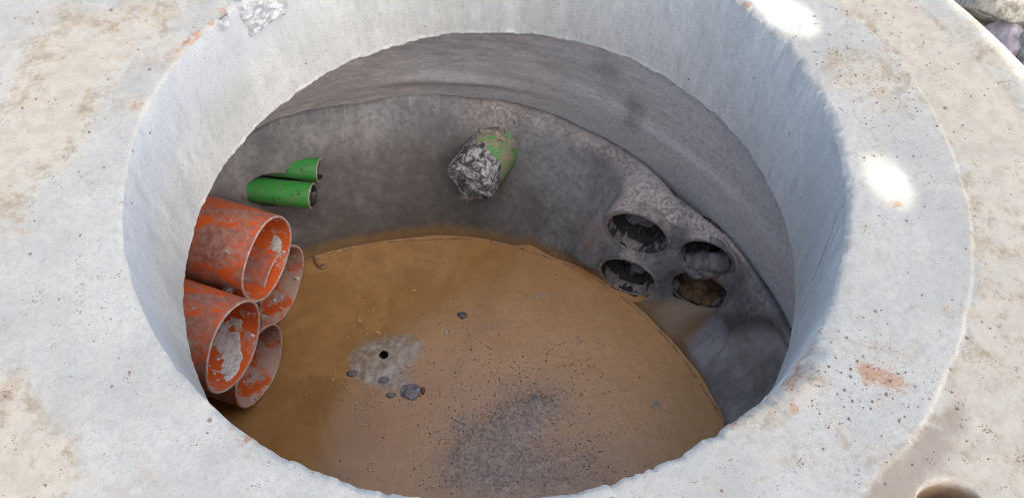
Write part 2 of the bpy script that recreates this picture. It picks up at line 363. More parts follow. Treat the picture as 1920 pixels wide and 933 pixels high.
dirt = dirt+.60*outer_dirt+.45*blob(1.45, .1, .22, .14, 1.2)+.4*blob(1.38, .24, .12)-.5*ss(ROUT-.17, ROUT-.14, dC)
rust = 0*X
for px, py, r, k in ((-.826, .602, .018, .6), (-.851, .542, .018, .6), (-.884, .485, .022, .7), (-.911, .451, .022, .6), (-.945, .407, .03, .35), (-1.02, .2, .028, .5),
        (.775, -.641, .02, .6), (.752, -.668, .02, .65), (.724, -.717, .03, .55), (.696, -.757, .03, .45), (.546, -.843, .018, .75), (.906, -.739, .035, .5), (.885, -.727, .02, .65), (.938, -.761, .03, .5), (.965, -.769, .02, .4),
        (.689, -.817, .014, .7), (-.61, -.803, .02, .35), (-.576, -.831, .022, .45), (-.55, -.847, .015, .3), (.851, .544, .018, .6), (1.133, -.575, .02, .45), (1.10, -.255, .018, .5), (.88, -.76, .012, .4)):
    rust = rust+k*blob(px, py, r)
lhm = 1-ss(.8, 1.15, lh)
purple = .5*blob(.926, -.973, .09, .05, .7)+.45*blob(.993, -.914, .09, .05, .9)+.35*blob(1.07, -.85, .07, .04, 1)+.4*blob(.86, -1.02, .08, .05)
rust = rust+0*lhm; purple = purple+.55*lhm*0
mudm = lhm
Zt = Z.copy()
Vt = np.stack([X, Y, Zt], -1)
# outer side drops down to the soil
drop = np.stack([np.repeat(X[:, -1:], 5, 1), np.repeat(Y[:, -1:], 5, 1), np.linspace(-.1, -.62, 5)[None, :]+0*X[:, -1:]], -1)
Vt = np.concatenate([Vt, drop], 1); pad = np.zeros((NA, 5))
at = {k: np.concatenate([v, pad], 1) for k, v in (('dirt', dirt+.25*mudm), ('rust', rust), ('purple', purple-.5*mudm), ('mud', mudm))}
part('slab_top', Vt.reshape(-1, 3), gridF(NA, Vt.shape[1], True)[:, ::-1].copy(), MS, cover, at)

# neck: the short cast collar between the opening and the shaft
NZ = 110; v = np.linspace(0, 1, NZ)
z0 = Z[:, 0]
lipz = ZN+.012*fbm(np.stack([ct, st, 0*ct], -1), 16, 6, 51, .6)+.003*fbm(np.stack([ct, st, 0*ct], -1), 90, 2, 55)
Zk = z0[:, None]+(lipz-z0)[:, None]*v[None, :]
# back on to a true circle below the arris
Rk = 1.0+(rin-1.0)[:, None]*np.exp(-v[None, :]*14)
Pk = np.stack([ct[:, None]+0*Zk, st[:, None]+0*Zk, Zk], -1)
Rk = Rk+(.0030*fbm(Pk, 6, 4, 61)+.0022*fbm(Pk*np.array([1, 1, .5]), 34, 4, 62))*np.minimum(1, v*12)[None, :]
bead = np.exp(-((v-.988)/.014)**2)[None, :]*(.001+.011*np.clip(fbm(Pk, 18, 5, 63), 0, 1)+.006*np.clip(fbm(Pk, 80, 3, 65), 0, 1))*(.12+.7*ss(25, 75, degs)[:, None]*(1-ss(150, 190, degs))[:, None])
Rk = Rk-bead
dg = degs[:, None]
crack = 0*Zk
for a0, a1, wd, v0, v1, k in ((-10.5, -22.5, .28, .12, 1, 1), (-13.5, -24.0, .25, .10, .95, .9), (-14.6, -25, .16, .18, .75, .6), (-17, -25.5, .14, .15, .7, .5), (-12, -22, .12, .2, .6, .5)):
    line = a0+(a1-a0)*v[None, :]+.5*fbm(np.stack([0*Zk, Zk*6, 0*Zk+a0], -1), 1, 3, 70)
    q = np.exp(-((dg-line)/wd)**2)*ss(v0, v0+.1, v)[None, :]*(1-ss(v1-.06, v1+.02, v))[None, :]*k
    crack = np.maximum(crack, q)
Rk = Rk+.012*crack
la = ss(110, 150, degs)[:, None]+(degs < -100)[:, None]*1.0
smoothm = np.clip(la, 0, 1)*(1-ss(.30, .58, v[None, :]+.10*fbm(Pk, 3, 3, 66)))
pale = .55*ss(.45, .9, v)[None, :]*ss(70, 140, degs)[:, None]+.4*np.exp(-((v-.985)/.014)**2)[None, :]*ss(50, 80, degs)[:, None]*(.6+fbm(Pk, 16, 3, 68))+.35*(np.exp(-(v/.02)**2)[None, :]*(.5+fbm(Pk, 20, 3, 67)))
rk = .7*np.exp(-((dg-32.5)/1.2)**2)*np.exp(-(v/.03)**2)[None, :]+.7*np.exp(-((dg+42)/6)**2)*np.exp(-(v/.10)**2)[None, :]
Vk = np.stack([Rk*ct[:, None], Rk*st[:, None], Zk], -1)
part('neck_wall', Vk.reshape(-1, 3), gridF(NA, NZ, True)[:, ::-1].copy(), MN, cover, {'smooth': smoothm*.8, 'pale': pale, 'rust': rk, 'crack': crack})
# underside between the neck and the shaft wall
n = 240; th2 = np.linspace(0, 2*math.pi, n, endpoint=False); c2, s2 = np.cos(th2), np.sin(th2)
b2 = c2*C[0]+s2*C[1]; r2 = b2+np.sqrt(b2*b2-(C@C)+ROUT**2)
V = np.stack([np.stack([r*c2, r*s2, z+0*c2], -1) for r, z in ((1.003, ZN+.008), (.5+.5*r2, ZN+.009), (r2, ZN+.010))], 1)
part('underside', V.reshape(-1, 3), gridF(n, 3, True), MN, cover)

# rough white repair patch at the upper left of the neck
na, nz = 90, 70; a = np.linspace(math.radians(142.0), math.radians(130.5), na); zz = np.linspace(.008, -.165, nz)
A_, Z_ = np.meshgrid(a, zz, indexing='ij'); Pp = np.stack([np.cos(A_), np.sin(A_), Z_], -1)
u_ = (np.degrees(A_)-130.5)/11.5; w_ = (Z_+.165)/.173
edge = np.minimum(np.minimum(u_, 1-u_)*10.3/1.3, np.minimum(w_*1.0, 1)*.147/.02)
hgt = ss(0, 1, edge+.5*fbm(Pp, 35, 4, 80)-.1)
rp = 1.004-(.017*hgt+.010*hgt*fbm(Pp, 28, 5, 81)+.006*hgt*fbm(Pp, 90, 3, 83))-.012*(1-hgt)*-1
part('mortar_patch', np.stack([rp*np.cos(A_), rp*np.sin(A_), Z_+.01*hgt*fbm(Pp, 20, 3, 82)], -1).reshape(-1, 3), gridF(na, nz), MMortPale, cover)
# a dried flake of mortar lower on the same edge
na, nz = 24, 20; a = np.linspace(math.radians(147.0), math.radians(144.0), na); zz = np.linspace(.0, -.05, nz)
A_, Z_ = np.meshgrid(a, zz, indexing='ij'); Pp = np.stack([np.cos(A_), np.sin(A_), Z_], -1)
u_ = (np.degrees(A_)-144.0)/3; w_ = (Z_+.05)/.05; hgt = ss(0, .5, np.minimum(np.minimum(u_, 1-u_), w_)*2+.3*fbm(Pp, 40, 3, 88))
rp = 1.006-.022*hgt-.008*hgt*fbm(Pp, 60, 3, 89)
part('mortar_flake', np.stack([rp*np.cos(A_), rp*np.sin(A_), Z_], -1).reshape(-1, 3), gridF(na, nz), MMortPale, cover)

# ---------------------------------------------------------------- shaft wall (> upper_ring, mortar_lining, pipe collars ...)
shaft = thing('shaft_wall', 'dark grey concrete wall of the shaft below the pale collar, pipes passing through it', 'wall', (C[0], C[1], -1.75))
def ring_profile():
    na, nz = 1100, 90; th = np.linspace(0, 2*math.pi, na, endpoint=False); z = np.linspace(ZN+.012, -1.14, nz)
    A_, Z_ = np.meshgrid(th, z, indexing='ij'); Pn = np.stack([np.cos(A_), np.sin(A_), Z_], -1)
    d = np.degrees(A_); d = np.where(d > 180, d-360, d)
    zs = zseam(d)
    r = RC+.003*fbm(Pn, 4, 3, 101)+.0010*fbm(Pn*np.array([1, 1, 6]), 7, 4, 102)
    up = Z_-zs
    # smooth fillet band just above the joint, a soft step where it starts
    step = .007*ss(.17, .26, up+.03*fbm(Pn, 5, 3, 103)); r = r+step
    sag = np.exp(-((d-88)/14)**2)*np.exp(-((up-.10+.02*fbm(Pn, 5, 3, 104))/.03)**2); r = r-.02*sag
    band = (1-ss(.17, .24, up+.03*fbm(Pn, 5, 3, 103)))*ss(-10, 60, 100-d)
    x, y = C[0]+r*np.cos(A_), C[1]+r*np.sin(A_)
    dp = np.sqrt((x-.53)**2+(y-.765)**2+(Z_+.70)**2)
    damp = np.exp(-(dp/.033)**4)*1.1+.75*np.exp(-(np.hypot((d-58.5)/3.2, (Z_+.63)/.06))**2)*.6
    damp += .5*np.exp(-np.hypot((d-52.5)/2.0, (Z_+.80)/.10)**4)
    r = r+.012*np.exp(-(dp/.025)**4)
    x, y = C[0]+r*np.cos(A_), C[1]+r*np.sin(A_)
    part('upper_ring', np.stack([x, y, Z_], -1).reshape(-1, 3), gridF(na, nz, True)[:, ::-1].copy(), MR, shaft, {'band': band*.9, 'clean_lit': 1-ss(20, 85, d+0*Z_), 'lite': np.exp(-((up-.195-.03*fbm(Pn, 5, 3, 103))/.03)**2)*(1-ss(45, 75, d)), 'damp': np.clip(damp, 0, 1)})
def zseam(d):
    return np.interp(d, [-180, -10, 40, 60, 75, 90, 104, 116, 150, 180], [-1.02, -1.06, -1.05, -1.0, -.955, -.965, -.965, -.93, -.98, -1.02])
WA = [-180, -20, 5.7, 10.8, 18.8, 31.4, 38, 47.4, 56.1, 64.6, 81.2, 93.3, 105.3, 113, 119.3, 150, 180]
WR = [1.2, 1.25, 1.252, 1.221, 1.194, 1.163, 1.15, 1.137, 1.123, 1.113, 1.11, 1.103, 1.127, 1.151, 1.173, 1.2, 1.2]
NP = np.array([-.446, -.895, 0]); NP /= np.linalg.norm(NP)              # mouths of the right-hand pipes face this way
RPS = (.140, .133, .116, .134)
PIPES = [np.array(p) for p in ((.641, .480, -1.214), (.624, .421, -1.478), (.916, .335, -1.196), (.929, .314, -1.438))]
BIG = (np.array([.085, 1.02, -1.17]), np.array([-.075, .775, -1.18]), .116)
def lining():
    na, nz = 1800, 190; th = np.linspace(0, 2*math.pi, na, endpoint=False); s = np.linspace(0, 1, nz)
    d1 = np.degrees(th); d1 = np.where(d1 > 180, d1-360, d1)
    rw = np.interp(d1, WA, WR); zs = zseam(d1)+.020*fbm(np.stack([np.cos(th)*3, np.sin(th)*3, 0*th], -1), 2.0, 4, 220)*ss(58, 80, d1)
    vz = np.clip((s-.09)/.91, 0, 1)
    Zg = (zs+.0)[:, None]+((-1.66)-zs)[:, None]*vz[None, :]
    rt = 1.405
    Rg = rw[:, None]+(rt-rw)[:, None]*np.clip(1-vz*1.06, 0, 1)[None, :]**1.22
    Rg -= .035*(vz[None, :]*1.06-1).clip(0)
    # shelf: the first rows run from the wall to the crest
    k = np.clip(1-s/.09, 0, 1)
    Rg = Rg*(1-k)[None, :]+(RC+.02)*k[None, :]
    Zg = Zg-.03*ss(.2, 1, k)[None, :]
    A_ = th[:, None]+0*Zg; Pn = np.stack([np.cos(A_), np.sin(A_), Zg], -1)
    d = d1[:, None]+0*Zg
    # blend the shelf away at the back left where the mortar is feathered on to the ring
    feather = ss(72, 100, d)*(1-ss(200, 230, d))
    Rg = Rg+feather*(np.exp(-(s/.16)**2))[None, :]*.044
    Rg += .010*fbm(Pn, 3.2, 4, 201)+.006*fbm(Pn, 10, 3, 202)+.0012*fbm(Pn, 45, 3, 203)
    crestw = np.exp(-((s-.12)/.05)**2)[None, :]*(1-feather)
    Rg += crestw*(.012*fbm(Pn, 26, 4, 204)); Zg = Zg+crestw*.012*fbm(Pn, 18, 4, 205)
    Rg += .022*np.exp(-((d-66)/3.0-(Zg+1.5)*2.5)**2)*ss(-1.25, -1.5, Zg)          # hollow behind the big pipe's foot
    # right end: a trowelled face set back beyond the pipe group
    recess = (1-ss(15.5, 21.5, d+26*(Zg+1.3)))*ss(-60, -20, d)
    Rg += .075*recess*ss(.05, .3, s)[None, :]*(1-ss(.6, .88, vz))[None, :]
    # flat mortar face in which the pipe ends are set
    sh = 24+9*(-1.3-Zg)
    fw = ss(sh-3.5, sh+1.5, d)*(1-ss(46, 57, d+14*(Zg+1.3)))
    rf = (np.clip(.715-.06*(-1.21-Zg)/.26, .64, .74)+NP[:2]@C)/-(NP[0]*np.cos(A_)+NP[1]*np.sin(A_)); rf = np.clip(rf, 1.0, 1.42)+.008*fbm(Pn, 5, 3, 210)
    fz = ss(-1.03, -1.10, Zg); foot = ss(-1.50, -1.60, Zg)
    Rg = Rg+(rf-Rg)*fw*fz*(1-foot)
    X, Y = C[0]+Rg*np.cos(A_), C[1]+Rg*np.sin(A_)
    # the wall is squared up round the two slim green pipes so that they leave it cleanly
    ga = np.array([-.985, .174, 0]); rg_ = np.cos(A_)*ga[0]+np.sin(A_)*ga[1]
    for gc, gl, gw in (((-.775, .722, -1.18), .275, .066),):
        gq = np.stack([X, Y, Zg], -1)-np.array(gc); gx = gq@ga; gr_ = np.linalg.norm(gq-gx[..., None]*ga, axis=-1)
        pk = (1-ss(gw, gw*1.25, gr_))*(np.abs(gx-gl) < .3)
        Rg = Rg+pk*np.clip((gl+.012*fbm(Pn, 30, 3, 211)-gx)/np.maximum(rg_, .35), -.16, .16)
        X, Y = C[0]+Rg*np.cos(A_), C[1]+Rg*np.sin(A_)
    hole = np.zeros_like(X, bool); near = 0*X
    for i, p in enumerate(PIPES):
        RP = RPS[i]; q = np.stack([X, Y, Zg], -1)-p; ax = q@NP; rad = np.linalg.norm(q-ax[..., None]*NP, axis=-1)
        wgt = 1-ss(1.04, (1.15, 1.25, 1.15, 1.35)[i], rad/RP)
        # move along the radial line until the point lies on the mouth plane
        rdir = np.cos(A_)*NP[0]+np.sin(A_)*NP[1]
        mv = np.clip(-(ax-.004)/np.where(np.abs(rdir) < .25, -.25, rdir), -.10, .12)
        mv = np.where(mv > 0, mv*(1-ss(-1.46, -1.56, Zg)*1.0), mv); Rg = Rg+mv*wgt; X, Y = C[0]+Rg*np.cos(A_), C[1]+Rg*np.sin(A_)
        near = np.maximum(near, 1-ss(1.0, 1.5, rad/RP))
    for i, p in enumerate(PIPES):
        RP = RPS[i]; q = np.stack([X, Y, Zg], -1)-p; ax = q@NP; rad = np.linalg.norm(q-ax[..., None]*NP, axis=-1)
        hole |= (rad < RP*.985) & (ax < (9, .06, 9, .035)[i]) & (ax > (-.09, -.24, -.09, -.20)[i])
    RP = .125
    # attributes
    up1 = 1-ss(.6, 1.5, np.linalg.norm(np.stack([X, Y, Zg], -1)-(PIPES[0]+np.array([.0, .0, .13])), axis=-1)/RP)
    up3 = 1-ss(.7, 1.5, np.linalg.norm(np.stack([X, Y, Zg], -1)-(PIPES[2]+np.array([.06, .02, .15])), axis=-1)/RP)
    crest = np.clip(crestw*.6*ss(5, 25, d)*(1-ss(60, 80, d))+up1*1.2+up3*1.1+.6*np.exp(-np.hypot((d-77)/6, (Zg+1.0)/.09)**2), 0, 1)
    mud = .95*ss(-1.50, -1.61, Zg)+.40*ss(30, 20, d)*0
    mud += .75*np.exp(-np.hypot((d-26)/7, (Zg+1.56)/.10)**2)
    mud += .18*ss(-1.25, -1.55, Zg)*ss(66, 90, d)
    mud += -.55*(1-ss(13, 19, d+26*(Zg+1.3)))
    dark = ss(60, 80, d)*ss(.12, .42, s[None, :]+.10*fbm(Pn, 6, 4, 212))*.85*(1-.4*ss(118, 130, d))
    face_lit = 1-ss(13, 19, d+26*(Zg+1.3))  # set-back right face, lightened in colour where too little light reaches it
    drip = ss(-1.5, -1.2, Zg)
    rustm = .8*np.exp(-(np.linalg.norm(np.stack([X, Y, Zg], -1)-(PIPES[3]+np.array([.0, -.04, .14])), axis=-1)/.05)**2)+.35*np.exp(-np.hypot((d-50)/3, (Zg+1.3)/.05)**2)+.5*np.exp(-np.hypot((d-52)/2, (Zg+1.4)/.04)**2)
    F = gridF(na, nz, True)[:, ::-1].copy()
    hv = hole.ravel(); F = F[~hv[F].all(1)]
    part('mortar_lining', np.stack([X, Y, Zg], -1).reshape(-1, 3), F, ML, shaft, {'crest': crest, 'mud': mud, 'dark': dark, 'drip': drip, 'face_lit': face_lit, 'rust': rustm})
ring_profile(); lining()

def frame(axis):
    a = np.array(axis, float); a /= np.linalg.norm(a); e = np.cross([0, 0, 1], a); e /= np.linalg.norm(e); return a, e, np.cross(a, e)
def tube_grid(p0, axis, prof, n=96, wob=None):
    """revolve prof [(dist along axis, radius)] about axis from p0; returns verts (n*len) and faces"""
    a, e, f = frame(axis); t = np.linspace(0, 2*math.pi, n, endpoint=False)
    D = np.array([q[0] for q in prof]); Rr_ = np.array([q[1] for q in prof])
    T, DD = np.meshgrid(t, D, indexing='ij'); RR = np.repeat(Rr_[None, :], n, 0)
    if wob is not None: RR, DD = wob(T, DD, RR)
    V = np.array(p0)+DD[..., None]*a+(RR*np.cos(T))[..., None]*e+(RR*np.sin(T))[..., None]*f
    return V.reshape(-1, 3), gridF(n, len(prof), True), V
def ball(p, r, seed, sub=3, amp=.35, fr=1.5, flat=(1, 1, 1)):
    bm = bmesh.new(); bmesh.ops.create_icosphere(bm, subdivisions=sub, radius=1)
    v = np.array([q.co[:] for q in bm.verts]); f = [[q.index for q in fc.verts] for fc in bm.faces]; bm.free()
    v = v*(1+amp*fbm(v+seed*3.7, fr, 4, seed))[:, None]
    return v*r*np.array(flat)+np.array(p), np.array(f)
def rock(p, r, seed, sub=4, flat=(1, 1, .7), cuts=9, amp=.10):
    """angular stone: an icosphere clipped by random planes, then roughened"""
    g = np.random.default_rng(seed); v, f = ball((0, 0, 0), 1, seed, sub, 0)
    for _ in range(cuts):
        nn = g.normal(size=3); nn /= np.linalg.norm(nn); dd = g.uniform(.55, .85)
        o = np.clip(v@nn-dd, 0, None); v = v-o[:, None]*nn*.92
    v = v*(1+amp*fbm(v+seed, 2.5, 5, seed))[:, None]
    return v*r*np.array(flat)+np.array(p), f
def merge(lst):
    V, F, o = [], [], 0
    for v, f in lst: V.append(v); F.append(np.asarray(f)+o); o += len(v)
    return np.concatenate(V), np.concatenate(F)

# lumps of soil and mortar packed between the orange pipes
lm = []
OC = [np.array(q) for q in ((-.914, .349, -1.103), (-.929, .411, -1.419), (-.985, -.067, -1.058), (-.986, .020, -1.416))]
aO = np.array([math.cos(math.radians(-22)), math.sin(math.radians(-22)), 0])
tries = 0
while len(lm) < 46 and tries < 20000:
    tries += 1
    b = np.array([-.955, .141, -1.13])-aO*(.02+.55*random.random())+np.array([0, random.uniform(-.09, .09), random.uniform(-.10, .08)])
    rk_ = random.uniform(.010, .030)
    if min(np.linalg.norm(np.cross(b-q, aO)) for q in OC) < .190+rk_*1.35: continue
    lm.append(ball(b, rk_*1.25, 300+len(lm), 3, .6, 2.5, (1.5, .9, .45)))
V, F = merge(lm); part('packing_mortar', V, F, MDarkSoil, shaft)
# thin fringe of dried scum at the water line, and cement drips
# ---------------------------------------------------------------- muddy water sheet
def water():
    n = 420; g = np.linspace(-1.5, 1.5, n); X, Y = np.meshgrid(g+C[0], g+C[1], indexing='ij')
    P3 = np.stack([X, Y, 0*X], -1)
    def bl(px, py, rx, ry=None, rot=0):
        ry = ry or rx; cx, sx = math.cos(rot), math.sin(rot); a, b = X-px, Y-py
        return np.exp(-(((a*cx+b*sx)/rx)**2+((-a*sx+b*cx)/ry)**2))
    silt = .62*bl(.03, -.25, .22, .11, .65)+.5*bl(.16, -.15, .12, .06, .4)+.40*bl(-.08, -.38, .16, .12)+.40*bl(.12, -.46, .34, .14)+.24*bl(.02, -.14, .36, .3)+.3*bl(-.16, -.2, .05)+.15*bl(.4, -.4, .2)+.25*bl(.69, -.15, .025)
    silt += .3*bl(0, .26, .05, .03)+.4*bl(.215, .40, .07, .02)*.8
    clay = .62*bl(-.52, .13, .14, .11)+.45*bl(-.38, .16, .10, .09)+.45*bl(-.56, .07, .08, .09)+.4*bl(-.44, -.01, .08, .06)+.3*bl(-.36, -.05, .06)+.38*bl(.22, .41, .05, .025)+.3*bl(-.2, .24, .02, .03)
    pink = ss(-.75, .65, X*.9-Y*.7-.05+.25*fbm(P3, 2.5, 4, 401))
    rough = np.clip(ss(-.25, .35, X*.75-Y*.45+.25+.3*fbm(P3, 3, 3, 402))+.3*bl(-.45, -.1, .2)+clay*.8, 0.03, 1)
    speck = np.clip(.75*bl(.05, -.2, .38, .28)+.35*bl(.2, .1, .4)+.15, 0, 1)
    swirl = ss(-.1, .4, fbm(P3, 1.8, 3, 404)+.25)
    Z = ZW+.0015*fbm(P3, 9, 3, 405)*rough+.0010*fbm(P3, 34, 3, 406)*rough+.012*ss(.35, .8, clay+.25*fbm(P3, 16, 4, 407))*(.5+.5*fbm(P3, 30, 4, 408))+.006*ss(.3, .9, silt+.3*fbm(P3, 25, 4, 409))
    # wet creep of mud along the right edge
    for (px, py, r) in ((-.24, -.17, .035), (-.52, -.2, .022), (.02, -.22, .03), (.36, .02, .02), (.44, .45, .03), (.68, .30, .02), (-.33, -.33, .02), (.08, -.16, .02), (-.25, -.08, .012), (.62, .38, .018)):
        q = np.hypot(X-px, Y-py)/r; Z += .0022*np.exp(-((q-1)/.22)**2)*(.6+.5*fbm(P3, 20, 2, 410))
    dh = np.hypot(X+.494, Y-.135); Z = np.where(dh < .026, ZW+.004, Z)
    hole = (dh < .0175).ravel(); far = (np.hypot(X-C[0], Y-C[1]) > 1.48).ravel()
    for p, RP in zip(PIPES, RPS):
        q = np.stack([X, Y, Z], -1)-p; ax = q@NP; rad = np.linalg.norm(q-ax[..., None]*NP, axis=-1)
        hole |= ((rad < RP*1.03) & (ax < .01)).ravel()
    F = gridF(n, n); F = F[~(hole[F].any(1) | far[F].all(1))]
    tag(part('muddy_water', np.stack([X, Y, Z], -1).reshape(-1, 3), F, MW, None, {'silt': silt, 'clay': clay, 'pink': pink, 'rough': rough, 'speck': speck, 'swirl': swirl}), kind='structure')
water()
# the plug hole in the clay patch
dh_ = thing('drain_hole', 'small round black hole in the grey clay patch on the muddy floor', 'drain hole', (-.494, .135, ZW))
V, F, _ = tube_grid((-.494, .135, ZW+.009), (0, .001, -1), [(.009, .033), (.004, .028), (.003, .023), (.006, .0205)], 40)
part('hole_rim', V, F[:, ::-1].copy(), mat_blotch('wet_clay', (.22, .17, .11), (.33, .295, .24), 60, .4), dh_)
V, F, _ = tube_grid((-.494, .135, ZW+.009), (0, .001, -1), [(.005, .0212), (.12, .019), (.121, .0)], 40)
part('hole_bore', V, F[:, ::-1].copy(), mat_blotch('wet_hole', (.012, .009, .007), (.03, .024, .018), 60, .4), dh_)

# ---------------------------------------------------------------- orange pipes
MSplatW = mat_blotch('white_cement', (.40, .39, .37), (.62, .61, .58), 90, .9, (.10, .09, .085), .35, .6, .8, .002)
def orange(c, ln, inner, label, seed, splashes=()):
    c = np.array(c); r = .186; p = thing('orange_pipe', label, 'pipe', tuple(c-np.array([0, 0, r])), 'orange pipes stacked at the side of the shaft')
    wob = lambda T, D, R: (R*(1+.006*np.sin(2*T+seed)), D+.003*np.sin(3*T+seed))
    V, F, _ = tube_grid(c, -aO, [(.004, r)]+[(x, r) for x in np.linspace(.02, ln, 24)], 128, wob); part('pipe_wall', V, F[:, ::-1].copy(), MOo, p)
    V, F, _ = tube_grid(c, -aO, [(.004, r-.011)]+[(x, r-.011) for x in np.linspace(.02, ln, 24)], 128, wob); part('pipe_bore', V, F, inner, p)
    V, F, _ = tube_grid(c, -aO, [(.004, r), (.0, r-.002), (-.001, r-.0055), (.0, r-.009), (.004, r-.011)], 128, wob); part('cut_rim', V, F, MOrim, p)
    g = random.Random(seed); a, e, f = frame(-aO); ls = []
    for k in range(60):
        d = g.uniform(.01, .32); t = g.gauss(-math.pi/2, .9); rr_ = r-.0115
        n_ = e*math.cos(t)+f*math.sin(t)
        if n_[2] > .45: continue
        q = c+a*-0+(-aO)*d+n_*rr_; s = g.choice([.003, .004, .005, .006, .008, .012])
        v, fc = ball((0, 0, 0), 1, seed*100+k, 1, .5, 1.5)
        tt = np.cross(-aO, n_); v = v[:, :1]*n_*s*.28+v[:, 1:2]*(-aO)*s*g.uniform(.8, 1.8)+v[:, 2:]*tt*s
        ls.append((v+q, fc))
    v, fc = merge(ls); tag(part('cement_splash', v, fc, MSplat, p), kind='stuff')
    for t0, t1, d0, d1, th_ in splashes:                               # larger dried splashes of cement stuck to the bore
        n1, n2 = 70, 60; T, D = np.meshgrid(np.radians(np.linspace(t0, t1, n1)), np.linspace(d0, d1, n2), indexing='ij')
        u_, w_ = np.abs(np.linspace(-1, 1, n1))[:, None]+0*D, np.abs(np.linspace(-1, 1, n2))[None, :]+0*D
        Pq = np.stack([np.cos(T)*r*5, np.sin(T)*r*5, D*5+seed], -1)
        hh = 1-np.hypot(u_, w_)+.9*fbm(Pq, 2.2, 5, 800+seed); keep_ = (hh > th_).ravel()
        RR = r-.0112-.007*np.clip(hh-th_, 0, .5)**.6-.002*fbm(Pq, 8, 3, 810+seed)
        V = c+D[..., None]*a+(RR*np.cos(T))[..., None]*e+(RR*np.sin(T))[..., None]*f
        F = gridF(n1, n2); F = F[keep_[F].all(1)]
        part('cement_patch', V.reshape(-1, 3), F[:, ::-1].copy(), MSplatW, p)
    return p
orange((-.914, .349, -1.103), .75, MOi, 'orange pipe nearest the green pipes, upper layer, speckled mouth above the crusted one', 1, ((200, 240, .02, .10, .35),))
orange((-.929, .411, -1.419), .75, MOi2, 'orange pipe showing half its mouth, grey crust inside, low at the far water edge', 2)
orange((-.985, -.067, -1.058), .75, MOi, 'orange pipe nearest the camera with a broad white cement splash inside its open mouth', 3, ((212, 292, .03, .20, .10), (268, 300, .02, .06, .3)))
orange((-.986, .020, -1.416), .75, MOi2, 'lowest orange pipe by the shadowed water, its mouth caked in beige cement', 4)

# ---------------------------------------------------------------- small green pipes at the back left
def small_green(c, axis, r, ln, label):
    c = np.array(c); p = thing('green_pipe', label, 'pipe', tuple(c-np.array([0, 0, r])), 'slim bright green pipes')
    V, F, _ = tube_grid(c, axis, [(x, r) for x in np.linspace(0.002, ln, 20)], 72); part('pipe_wall', V, F[:, ::-1].copy(), MG, p)
    V, F, _ = tube_grid(c, axis, [(.002, r), (-.001, r-.003), (.003, r-.008)], 72); part('cut_rim', V, F, MOrim, p)
    wob = lambda T, D, R: (R*(1+.10*fbm(np.stack([np.cos(T), np.sin(T), D*6], -1), 3, 3, int(ln*100))), D)
    V, F, _ = tube_grid(c, axis, [(.0025, r-.006), (-.004, r-.010), (.004, r-.018), (.03, r-.020), (.10, r-.018), (.22, .0)], 72, wob); part('black_liner', V, F, MBlack, p)
gax = -np.array([math.cos(math.radians(-10)), math.sin(math.radians(-10)), 0])
small_green((-.775, .722, -1.180), gax+np.array([0, 0, .0]), .0575, .50, 'longer slim green pipe just above the orange pipes, jagged black mouth')
small_green((-.747, .843, -1.152), gax+np.array([0, 0, .02]), .054, .42, 'shorter slim green pipe half buried in the grey wall above the longer one')

# ---------------------------------------------------------------- big green pipe with a wrapped end
b0, b1, br = BIG; ax = b1-b0; bl_ = np.linalg.norm(ax)
bigp = thing('wrapped_pipe', 'stubby mud-caked green pipe on the back wall, its end wrapped in dusty plastic', 'pipe', tuple(b1-np.array([0, 0, br])))
V, F, _ = tube_grid(b0-ax*.5, ax, [(x, br) for x in np.linspace(0, bl_*1.33, 30)], 96); part('pipe_wall', V, F, MGd, bigp)
a, e, f = frame(ax)
n, k = 220, 90; T, D = np.meshgrid(np.linspace(0, 2*math.pi, n, endpoint=False), np.linspace(0, 1, k), indexing='ij')
Ln = .135; side = np.minimum(D/.62, 1); rho = np.clip((1-D)/.38, 0, 1)                # a sleeve, then a folded-in end
Pw = np.stack([np.cos(T)*(.3+.7*rho), np.sin(T)*(.3+.7*rho), D*2], -1)
rad_ = br*1.035*np.sin(np.clip(rho, 0, 1)*math.pi/2)**.55
rad_ = rad_*(1+.012*fbm(Pw, 2.5, 3, 501)+.016*np.abs(fbm(Pw*np.array([1, 1, 3.0]), 6, 3, 502)))*np.where(np.sin(T) < 0, 1-.10*side**3*np.abs(np.sin(T)), 1)
fy = rad_*np.sin(T)/br                                                              # height on the end face, -1..1
ridge = np.abs(((fy*1.35+.16*np.cos(T)*rho+.25) % 1.0)-.5)*2
face = ss(.0, .5, 1-rho)
dist = (bl_*1.5-.130)+Ln*side+.016*(1-rho**2)+face*(.030*ridge**1.5-.022)+.008*face*fbm(Pw*3, 3, 3, 504)
start = (.04*fbm(np.stack([np.cos(T), np.sin(T), 0*T], -1), 3, 4, 503)+.055*np.cos(T+.3)**2*np.sign(np.cos(T+.3))+.01)*(1-side)
V = b0-ax*.5+(dist+start)[..., None]*a+(rad_*np.cos(T))[..., None]*e+(rad_*np.sin(T))[..., None]*f
part('plastic_wrap', V.reshape(-1, 3), gridF(n, k, True), MWrap, bigp)
